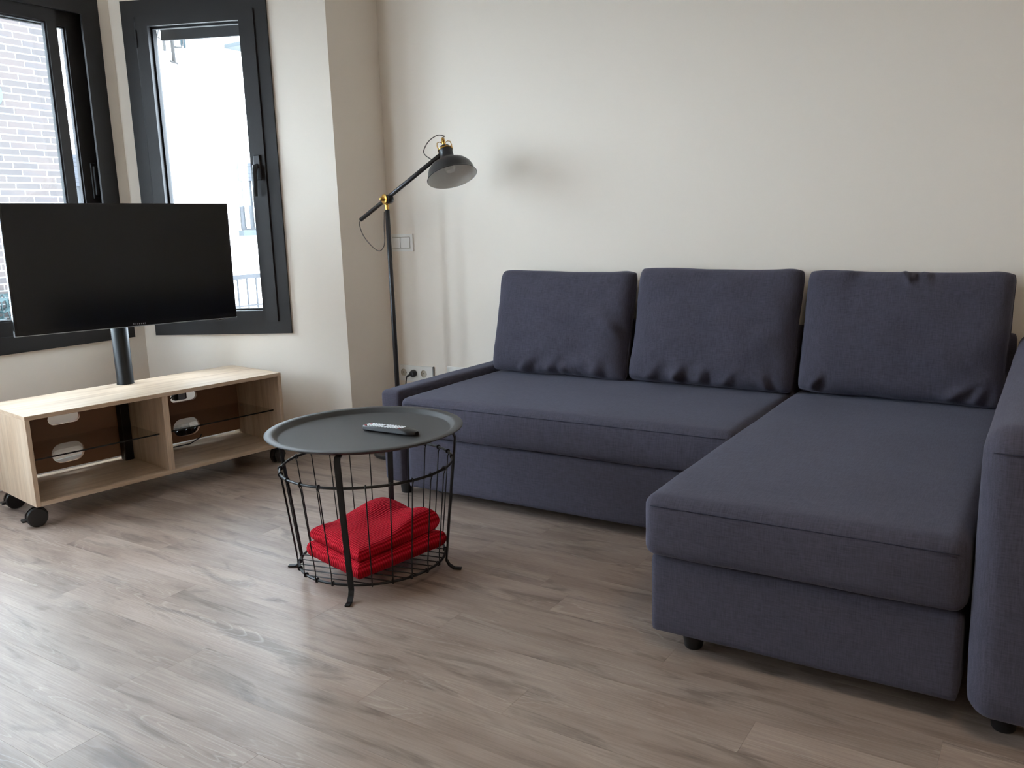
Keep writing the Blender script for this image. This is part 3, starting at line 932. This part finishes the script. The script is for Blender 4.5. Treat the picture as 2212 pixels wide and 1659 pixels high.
# red folded blanket in the basket
def blanket():
    t = thing('folded_blanket', 'red waffle-knit blanket folded inside the wire basket', 'blanket', TC+Vector((0, 0, BZ+0.006)))
    F = Vector((-0.877+0.987+0.0, -0.118-0.067)); Lc = Vector((-1.150+0.987, -0.052-0.067)); Rc = Vector((-0.822+0.987, 0.222-0.067))
    F = F*1.05; Lc = Lc*1.04; Rc = Rc*1.04
    Bc = Vector((-0.100, 0.165))
    def plan(u, v):    # u along F->L , v along F->R
        return F*(1-u)*(1-v)+Lc*u*(1-v)+Rc*(1-u)*v+Bc*u*v
    def sm(x): return x*x*(3-2*x)
    def top(u, v, lvl):
        # lvl 0 lower bundle, 1 upper bundle
        if lvl == 0:
            return 0.046+0.012*v+0.006*u
        hump = 0.042*math.exp(-((u-0.75)**2/0.09+(v-0.80)**2/0.10))
        ridge = 0.030*math.exp(-((u-0.15)/0.22)**2)*sm(min(1, max(0, (v-0.35)/0.5)))
        return 0.088+0.018*v+hump+ridge+0.014*u*(1-v)
    def layer(name, lvl, inset, zlo, zhi, mat):
        bm = bmesh.new(); uvl = bm.loops.layers.uv.new('UVMap')
        nu, nv, ns = 40, 40, 10
        prof = []
        # cross-section of the folded edge: from top rim round to bottom
        grid = {}
        def pos(u, v, s):
            """s: -1 bottom .. 1 top; edges rounded"""
            a, b = u, v
            e = inset
            uu = e+(1-2*e)*a; vv = e+(1-2*e)*b
            q = plan(uu, vv)
            return uu, vv, q
        vs_top = []; vs_bot = []
        for i in range(nu+1):
            rt, rb_ = [], []
            for j in range(nv+1):
                a = 0.5-0.5*math.cos(math.pi*i/nu); b = 0.5-0.5*math.cos(math.pi*j/nv)
                uu, vv, q = pos(a, b, 1)
                ed = min(a, 1-a, b, 1-b)
                zt = zhi(uu, vv); zl = zlo(uu, vv)
                mid = (zt+zl)/2; hh = (zt-zl)/2
                rr = 0.10 if lvl else 0.05
                kf = math.sqrt(max(0.0, 1-(1-min(1, ed/rr))**2)) if ed < rr else 1.0
                n1 = noise.noise(Vector((q.x*16, q.y*16, lvl*5+1)))*0.005
                n2 = noise.noise(Vector((q.x*45, q.y*45, lvl*5+9)))*0.0016
                z_t = mid+hh*kf+(n1+n2)*kf
                z_b = mid-hh*kf*0.96
                bul = 1+0.02*noise.noise(Vector((q.x*20, q.y*20, lvl*3+2)))
                rt.append((q.x*bul, q.y*bul, z_t, uu, vv)); rb_.append((q.x*bul, q.y*bul, z_b, uu, vv))
            vs_top.append(rt); vs_bot.append(rb_)
        gt = [[bm.verts.new(p[:3]) for p in r] for r in vs_top]
        gb = [[gt[i][j] if (i in (0, nu) or j in (0, nv)) else bm.verts.new(vs_bot[i][j][:3]) for j in range(nv+1)] for i in range(nu+1)]
        LU, LV = 0.28, 0.34
        for (G, S) in ((gt, vs_top), (gb, vs_bot)):
            for i in range(nu):
                for j in range(nv):
                    idx = [(i, j), (i+1, j), (i+1, j+1), (i, j+1)]
                    vv4 = [G[a][b] for a, b in idx]
                    if len(set(vv4)) < 4: continue
                    try: f = bm.faces.new(vv4)
                    except ValueError: continue
                    for lp, (a, b) in zip(f.loops, idx):
                        p = S[a][b]
                        lp[uvl].uv = (p[3]*LU+p[2]*0.3, p[4]*LV+p[2]*0.3)
        return from_bm(name, bm, mat, t, True)
    layer('lower_fold', 0, 0.0, lambda u, v: 0.0, lambda u, v: top(u, v, 0), M['knit'])
    layer('upper_fold', 1, 0.035, lambda u, v: top(u, v, 0)-0.004, lambda u, v: top(u, v, 1), M['knit'])
    return t
blanket()

# remote control on the tray
rp0 = Vector((-1.010, 0.083)); rp1 = Vector((-0.797, 0.098))
rd = (rp1-rp0); rl_ = 0.205
rm = thing('remote_control', 'black remote control with white keys lying on the round tray', 'remote', (*((rp0+rp1)/2), TH-0.0154), math.atan2(rd.y, rd.x)+R(-3))
def rshape(p): return p
bm = bmesh.new()
secs = []
for i in range(21):
    x = -rl_/2+rl_*i/20
    e = min(1.0, (i+0.25)/1.6, (20-i+0.25)/3.2)
    wv = 0.0225*math.sqrt(max(0.02, 1-(1-e)**2))*(1.0+0.08*(i/20))
    hv = 0.0165+0.004*(i/20)
    if i > 16: hv *= (1-0.10*(i-16))
    secs.append([bm.verts.new((x, wv*cy, hv*cz)) for cy, cz in ((-0.72, 0.0), (-1.0, 0.35), (-0.94, 0.80), (-0.72, 1.0), (0.72, 1.0), (0.94, 0.80), (1.0, 0.35), (0.72, 0.0))])
for a, b in zip(secs[:-1], secs[1:]):
    for k in range(8): bm.faces.new((a[k], a[(k+1) % 8], b[(k+1) % 8], b[k]))
bm.faces.new(secs[0][::-1]); bm.faces.new(secs[-1])
body = from_bm('body', bm, M['plastic'], rm, True); autosmooth(body, 35)
bm = bmesh.new(); bmr = bmesh.new()
for i in range(13):
    x = -0.088+i*0.0112
    zt = 0.0165+0.004*((x+rl_/2)/rl_)
    for j in range(4):
        yv = -0.0125+j*0.0083
        if i in (6,) and j in (1, 2): continue
        tgt = bmr if (i == 0 and j in (0, 3)) or (i == 12 and j == 0) else bm
        add_box(tgt, x-0.0036, x+0.0036, yv-0.0027, yv+0.0027, zt-0.0008, zt+0.0022, 0.0008, 1)
kk = from_bm('keys', bm, M['whitekey'], rm); kk['kind'] = 'stuff'; kk['label'] = 'rows of white rubber keys'
kr = from_bm('red_keys', bmr, M['redkey'], rm); kr['kind'] = 'stuff'; kr['label'] = 'small red keys'

# ------------------------------------------------------------------ TV stand
th = 0.147
SO = Vector((-2.365, -0.261, 0))
st = thing('tv_stand', 'low bleached oak tv stand on black casters with open shelves', 'tv stand', SO, math.pi/2-th)
# local axes: x along the front (length), y to the back
SL, SD, S0, S1, SP = 1.100, 0.415, 0.085, 0.434, 0.0165
box('top_panel', 0, SL, 0, SD, S1-SP, S1, M['oakx'], st, 0.0008, 1)
box('bottom_panel', SP, SL-SP, 0, SD-0.004, S0, S0+SP, M['oakx'], st, 0.0008, 1)
box('side_panel', 0, SP, 0, SD, S0, S1-SP-0.0003, M['oakz'], st, 0.0008, 1)
box('side_panel', SL-SP, SL, 0, SD, S0, S1-SP-0.0003, M['oakz'], st, 0.0008, 1)
DV = 0.541
box('divider', DV-0.013, DV+0.013, 0.006, SD-0.055, S0+SP+0.0003, S1-SP-0.0003, M['oakz'], st, 0.0008, 1)
# back panel with pill-shaped cable holes
def pill(cx, cz, w, h, n=10):
    r = h/2; pts = []
    for k in range(n+1):
        a = -math.pi/2+math.pi*k/n
        pts.append((cx+w/2-r+r*math.cos(a), cz+r*math.sin(a)))
    for k in range(n+1):
        a = math.pi/2+math.pi*k/n
        pts.append((cx-w/2+r+r*math.cos(a), cz+r*math.sin(a)))
    return pts
def panel_with_holes(name, x0, x1, z0, z1, ya, yb, holes, mat, parent):
    bm = bmesh.new()
    loops = [[(x0, z0), (x1, z0), (x1, z1), (x0, z1)]]+holes
    edges = []
    for lp in loops:
        vs = [bm.verts.new((x, ya, z)) for x, z in lp]
        for a, b in zip(vs, vs[1:]+vs[:1]): edges.append(bm.edges.new((a, b)))
    bmesh.ops.triangle_fill(bm, use_beauty=True, use_dissolve=False, edges=edges)
    res = bmesh.ops.extrude_face_region(bm, geom=bm.faces[:])
    for v in [e for e in res['geom'] if isinstance(e, bmesh.types.BMVert)]: v.co.y = yb
    return from_bm(name, bm, mat, parent)
holes = [pill(0.271, 0.334, 0.130, 0.050), pill(0.271, 0.185, 0.134, 0.084), pill(0.806, 0.332, 0.132, 0.048), pill(0.806, 0.186, 0.132, 0.084), pill(0.545, 0.170, 0.085, 0.05)]
panel_with_holes('back_panel', SP+0.002, SL-SP-0.002, S0+SP+0.018, S1-SP-0.002, SD-0.052, SD-0.036, holes, M['backpanel'], st)
for xa, xb in ((SP+0.003, DV-0.016), (DV+0.016, SL-SP-0.003)):
    gs = box('glass_shelf', xa, xb, 0.055, SD-0.060, 0.250, 0.256, M['shelfglass'], st, 0.0008, 1)
    box('front_edge', xa, xb, 0.0535, 0.0549, 0.250, 0.256, M['glassedge'], gs)
    for px in (xa+0.004, xb-0.004):
        for py in (0.075, SD-0.09):
            box('shelf_pin', px-0.004, px+0.004, py-0.004, py+0.004, 0.243, 0.2497, M['silver'], gs, 0.001, 1)
po = box('post', 0.486, 0.5265, SD-0.098, SD-0.055, S0+SP+0.0003, S1-SP-0.0003, M['black'], st, 0.004)
PU, PV = 0.548, SD-0.045
pole = lathe('pole', [(0, S1+0.0003), (0.0365, S1+0.0003), (0.0365, S1+0.004), (0.035, S1+0.006), (0.035, 1.10), (0.033, 1.103), (0, 1.103)], M['black'], st, 32)
pole.location = (PU, PV, 0)
def caster(x, y, rot):
    r = 0.0375
    c = lathe('caster', [(0, 0.076), (0.012, 0.076), (0.012, 0.0848), (0, 0.0848)], M['plastic'], st, 16)
    c.location = (x, y, 0); c.rotation_euler = (0, 0, rot)
    for s in (-1, 1):
        lathe('wheel', [(0, -0.008), (r-0.004, -0.008), (r, -0.004), (r, 0.004), (r-0.004, 0.008), (0, 0.008)], M['plastic'], c, 28,
              Matrix.Translation((0.034, s*0.013, r+0.0005)) @ Matrix.Rotation(R(90), 4, 'X'))
    bm = bmesh.new()
    # hood over the wheel pair
    pts = [(0.034+(r+0.003)*math.cos(a), (r+0.001)+(r+0.003)*math.sin(a)) for a in [R(10)+R(170)*k/12 for k in range(13)]]
    for s in (-0.006, 0.006):
        pass
    ring_a = [bm.verts.new((x_, -0.0055, z_)) for x_, z_ in pts]+[bm.verts.new((0.034, -0.0055, r))]
    ring_b = [bm.verts.new((x_, 0.0055, z_)) for x_, z_ in pts]+[bm.verts.new((0.034, 0.0055, r))]
    bm.faces.new(ring_a); bm.faces.new(ring_b[::-1])
    n = len(ring_a)
    for k in range(n): bm.faces.new((ring_a[k], ring_a[(k+1) % n], ring_b[(k+1) % n], ring_b[k]))
    from_bm('hood', bm, M['plastic'], c)
    box('brake_lever', 0.068, 0.086, -0.016, 0.016, 0.026, 0.036, M['plastic'], c, 0.003)
for x, y, rot in ((0.045, 0.045, R(172)), (0.078, SD-0.052, R(176)), (SL-0.050, 0.035, R(28)), (SL-0.075, SD-0.06, R(10))):
    caster(x, y, rot)

# power strip and adapter with cables behind the right-hand compartment
inv_st = None
sm_ = st.matrix_basis
ps = thing('power_strip', 'black power strip behind the lower cable hole of the tv stand', 'power strip', st.matrix_basis.to_translation())
ps.rotation_euler = st.rotation_euler
box('housing', 0.740, 0.905, SD-0.034, SD+0.012, 0.138, 0.176, M['plastic'], ps, 0.008)
for k in range(3):
    lathe('socket', [(0, 0.001), (0.014, 0.001), (0.016, 0.003), (0.017, 0.0), (0, 0)], M['bezel'], ps, 18, Matrix.Translation((0.775+k*0.045, SD-0.034, 0.157)) @ Matrix.Rotation(R(90), 4, 'X'))
tube('cable', [(0.905, SD-0.01, 0.150), (0.885, SD-0.040, 0.140), (0.86, SD-0.065, 0.125), (0.80, SD-0.08, 0.1095), (0.70, SD-0.07, 0.1085), (0.60, SD-0.07, 0.1085)], 0.003, M['plastic'], ps, 8)
pa = thing('power_adapter', 'black and silver power adapter hanging behind the upper cable hole of the tv stand', 'adapter', st.matrix_basis.to_translation())
pa.rotation_euler = st.rotation_euler
box('block', 0.772, 0.835, SD-0.030, SD+0.005, 0.312, 0.347, M['plastic'], pa, 0.007)
box('label_plate', 0.790, 0.826, SD-0.0315, SD-0.0298, 0.316, 0.343, M['silver'], pa, 0.001, 1)
tube('cable', [(0.745, SD-0.022, 0.318), (0.765, SD-0.024, 0.334), (0.80, SD-0.026, 0.350), (0.85, SD-0.024, 0.352), (0.885, SD-0.02, 0.345)], 0.003, M['plastic'], pa, 8)

# ------------------------------------------------------------------ television
tvx, tvy, tvth, tz0, tz1, tvL = -2.556, 0.352, 0.262, 0.690, 1.2135, 0.925
tv = thing('television', 'flat black television mounted on the round black pole', 'television', (tvx, tvy, tz0), math.pi/2-tvth)
tv.rotation_euler = (R(-0.4), R(0.5), math.pi/2-tvth)
HL, TVH = tvL/2, tz1-tz0
box('back_shell', -HL+0.03, HL-0.03, 0.022, 0.050, 0.03, TVH-0.03, M['plastic'], tv, 0.008)
box('bezel', -HL, HL, 0.0, 0.022, 0.003, TVH, M['bezel'], tv, 0.0015, 1)
box('screen', -HL+0.010, HL-0.010, -0.0012, 0.0003, 0.021, TVH-0.010, M['screen'], tv)
box('lower_trim', -HL, HL, -0.002, 0.020, 0.0, 0.0028, M['silver'], tv, 0.0006, 1)
box('corner_trim', -HL-0.0012, -HL, -0.001, 0.020, 0.0, 0.022, M['silver'], tv)
bm = bmesh.new()
for k, (dx, w, h) in enumerate(((-0.026, 0.004, 0.008), (-0.017, 0.003, 0.006), (-0.009, 0.004, 0.006), (-0.001, 0.004, 0.006), (0.007, 0.004, 0.006), (0.015, 0.004, 0.006), (0.023, 0.004, 0.006))):
    add_box(bm, 0.02+dx-w/2, 0.02+dx+w/2, -0.0006, 0.0004, 0.008, 0.008+h)
from_bm('logo', bm, M['logo'], tv)
box('sensor', HL-0.085, HL-0.055, 0.002, 0.016, -0.006, 0.0, M['bezel'], tv, 0.002)
# bracket back to the pole
pc = wm(st) @ Vector((PU, PV, 0.95))
loc = wm(tv).inverted() @ pc
box('wall_bracket', loc.x-0.10, loc.x+0.10, 0.0503, max(0.056, loc.y-0.0365), 0.15, 0.36, M['black'], tv, 0.002)

# ------------------------------------------------------------------ floor lamp
LX, LY = -1.82, 1.197
lp = thing('floor_lamp', 'black and brass floor lamp with tilted metal shade beside the sofa', 'lamp', (LX, LY, 0))
lathe('base', [(0, 0.001), (0.128, 0.001), (0.13, 0.004), (0.13, 0.014), (0.126, 0.018), (0.03, 0.022), (0.018, 0.03), (0.014, 0.05), (0, 0.05)], M['lampblack'], lp, 48)
tube('pole', [(0, 0, 0.045), (0, 0, 0.6), (0, 0, 1.158)], [0.0115, 0.0112, 0.0105], M['lampblack'], lp, 16)
lathe('brass_collar', [(0, 1.158), (0.0095, 1.158), (0.0095, 1.178), (0.014, 1.181), (0.014, 1.188), (0, 1.188)], M['brass'], lp, 20)
JZ = 1.204
yd = -0.004
# brass yoke discs and black hub
vdir = Vector((-0.62, -0.78, 0)).normalized()
lathe('joint_hub', [(0, -0.014), (0.018, -0.014), (0.020, -0.011), (0.020, 0.011), (0.018, 0.014), (0, 0.014)], M['lampblack'], lp, 24,
      Matrix.Translation((0.013, 0.002, JZ)) @ Matrix.Rotation(R(90), 4, 'X') @ Matrix.Rotation(R(-16), 4, 'Y'))
lathe('brass_disc', [(0, -0.002), (0.021, -0.002), (0.023, 0.0), (0.021, 0.003), (0.010, 0.004), (0.008, 0.010), (0, 0.011)], M['brass'], lp, 24,
      Matrix.Translation((-0.003, -0.012, JZ+0.001)) @ Matrix.Rotation(R(90), 4, 'X') @ Matrix.Rotation(R(-16), 4, 'Y'))
lathe('wing_knob', [(0, 0), (0.007, 0.0), (0.009, 0.004), (0.006, 0.012), (0, 0.014)], M['brass'], lp, 16,
      Matrix.Translation((-0.010, -0.020, JZ+0.001)) @ Matrix.Rotation(R(90), 4, 'X') @ Matrix.Rotation(R(-16), 4, 'Y'))
AA = Vector((-0.170, 0, 1.117)); AB = Vector((0.316, 0, 1.379))
tube('arm', [AA+Vector((0, 0.004, 0)), AB+Vector((0, 0.004, 0))], 0.0098, M['lampblack'], lp, 14)
# shade: axis from opening towards the top
vc = (Vector((LX+0.37, LY, 1.3))-CAM); vc.z = 0; vc.normalize()
rgt = Vector((-vc.y, vc.x, 0))*-1
axis = (Vector((0, 0, 1))*0.905+vc*0.36-rgt*0.185).normalized()
rim_c = Vector((0.378, 0.0, 1.283))
q = Vector((0, 0, 1)).rotation_difference(axis).to_matrix().to_4x4()
SM = Matrix.Translation(rim_c) @ q
outer = [(0.1095, -0.001), (0.1105, 0.001), (0.1085, 0.004), (0.104, 0.012), (0.101, 0.028), (0.094, 0.045), (0.080, 0.061), (0.060, 0.072), (0.043, 0.079), (0.034, 0.087), (0.0300, 0.096), (0.0295, 0.120), (0.031, 0.122), (0.031, 0.127), (0.028, 0.130), (0.0, 0.131)]
lathe('shade', outer, M['lampblack'], lp, 56, SM)
inner = [(0.1085, -0.0008), (0.1025, 0.012), (0.0993, 0.028), (0.0922, 0.044), (0.078, 0.0595), (0.058, 0.0702), (0.041, 0.077), (0.0, 0.080)]
lathe('reflector', inner, M['lampwhite'], lp, 56, SM)
lathe('bulb', [(0, 0.022), (0.018, 0.027), (0.024, 0.042), (0.020, 0.056), (0.012, 0.066), (0.012, 0.078), (0, 0.078)], M['lampwhite'], lp, 20, SM)
lathe('socket_cap', [(0, 0.131), (0.024, 0.131), (0.024, 0.138), (0.019, 0.147), (0.010, 0.152), (0, 0.152)], M['lampblack'], lp, 24, SM)
lathe('brass_ring', [(0.0315, 0.1265), (0.034, 0.1275), (0.034, 0.1325), (0.026, 0.1345), (0.0245, 0.131)], M['brass'], lp, 32, SM)
for k in range(4):
    a = R(45+90*k)
    pts = [SM @ Vector((rr*math.cos(a), rr*math.sin(a), zz)) for rr, zz in ((0.030, 0.133), (0.0325, 0.150), (0.029, 0.166), (0.018, 0.169), (0.007, 0.163))]
    tube('brass_prong', pts, 0.0019, M['brass'], lp, 6)
lathe('brass_stem', [(0, 0.150), (0.0065, 0.150), (0.0085, 0.158), (0.0085, 0.172), (0.006, 0.182), (0.004, 0.188), (0, 0.188)], M['brass'], lp, 16, SM)
tube('shade_hinge', [AB+Vector((0, 0.004, 0)), SM @ Vector((-0.026, 0, 0.105))], 0.006, M['lampblack'], lp, 10)
def bez(pts, n=10):
    """Catmull-Rom through pts"""
    P = [Vector(p) for p in pts]; P = [2*P[0]-P[1]]+P+[2*P[-1]-P[-2]]
    out = []
    for i in range(1, len(P)-2):
        for k in range(n):
            t = k/n
            a, b, c, d = P[i-1], P[i], P[i+1], P[i+2]
            out.append(0.5*((2*b)+(-a+c)*t+(2*a-5*b+4*c-d)*t*t+(-a+3*b-3*c+d)*t**3))
    out.append(P[-2]); return out
stem_top = SM @ Vector((0, 0, 0.187))
tube('cord', bez([stem_top, (0.330, 0.02, 1.458), (0.300, 0.01, 1.463), (0.258, 0, 1.440), (0.233, -0.005, 1.402), (0.245, -0.006, 1.380), (0.272, 0.0, 1.362)]), 0.0022, M['cord'], lp, 8)
tube('cord', bez([AA+Vector((0, 0.004, 0)), (-0.176, 0, 1.095), (-0.155, -0.002, 1.045), (-0.112, -0.004, 1.000), (-0.060, -0.010, 0.972), (-0.028, -0.012, 0.985), (-0.016, -0.012, 1.02), (-0.0155, -0.010, 1.09), (-0.013, -0.006, 1.15)]), 0.0022, M['cord'], lp, 8)

# ------------------------------------------------------------------ wall fittings
sw = thing('light_switch', 'white double light switch on the wall behind the floor lamp', 'switch', (-2.000, YB-0.0002, 0.957))
def frame_xz(name, x0, x1, z0, z1, xi0, xi1, zi0, zi1, y0, y1, mat, parent): return ring_part(name, x0, x1, z0, z1, xi0, xi1, zi0, zi1, y0, y1, mat, parent, 0.0015)
box('back_plate', -0.060, 0.066, -0.003, 0.0, 0.012, 0.074, M['socketdark'], sw)
frame_xz('frame', -0.073, 0.079, 0.0, 0.086, -0.058, 0.064, 0.014, 0.072, -0.010, 0.0, M['white'], sw)
for x0, x1 in ((-0.0565, 0.0015), (0.0042, 0.0625)):
    box('rocker', x0, x1, -0.0125, 0.0, 0.0158, 0.0702, M['white'], sw, 0.002)
so = thing('socket_strip', 'white wall strip of power sockets just above the sofa side panel', 'socket', (-1.945, YB-0.0002, 0.296))
holes = []
def circ(cx, cz, r, n=20): return [(cx+r*math.cos(2*math.pi*k/n), cz+r*math.sin(2*math.pi*k/n)) for k in range(n)]
panel_with_holes('plate', -0.105, 0.110, 0.0, 0.080, -0.010, 0.0, [circ(x, 0.042, 0.0195) for x in (-0.079, -0.011, 0.053)], M['white'], so)
for x in (-0.079, -0.011, 0.053):
    w = lathe('well', [(0.0194, 0.0), (0.0190, -0.0075), (0.0, -0.0075)], M['socketdark'], so, 20, Matrix.Translation((x, -0.0098, 0.042)) @ Matrix.Rotation(R(90), 4, 'X'))
    for s in (-1, 1):
        lathe('pin_hole', [(0.0028, 0), (0.0028, 0.0006), (0, 0.0006)], M['footblack'], w, 10, Matrix.Translation((x+s*0.0095, -0.0024, 0.042)) @ Matrix.Rotation(R(90), 4, 'X'))
box('edge_cap', 0.110, 0.1155, -0.012, 0.0, -0.002, 0.082, M['capgrey'], so, 0.001, 1)
pg = thing('power_plug', 'black plug with cord in the middle wall socket', 'plug', (-1.956, YB-0.012, 0.338))
lathe('body', [(0, 0.0), (0.018, 0.0), (0.0185, 0.004), (0.0175, 0.016), (0.012, 0.028), (0, 0.030)], M['plastic'], pg, 24, Matrix.Rotation(R(90), 4, 'X') @ Matrix.Rotation(R(10), 4, 'Y'))
tube('cord_grip', [(-0.004, -0.022, -0.004), (-0.016, -0.030, -0.010), (-0.022, -0.032, -0.016)], [0.006, 0.0055, 0.004], M['plastic'], pg, 10)
tube('cord', bez([(-0.022, -0.032, -0.016), (-0.028, -0.034, -0.05), (-0.03, -0.036, -0.10), (-0.02, -0.05, -0.22), (0.02, -0.08, -0.31), (0.06, -0.12, -0.333), (0.10, -0.2, -0.334)]), 0.003, M['plastic'], pg, 8)
box_p = box('wall_outlet_plate', -0.075, 0.075, -0.009, 0.0, 0.0, 0.080, M['white'], None, 0.003)
box_p.location = (-1.670, YB-0.0002, 0.306)
tag(box_p, 'blank white wall plate half hidden by the sofa side panel', 'wall plate')
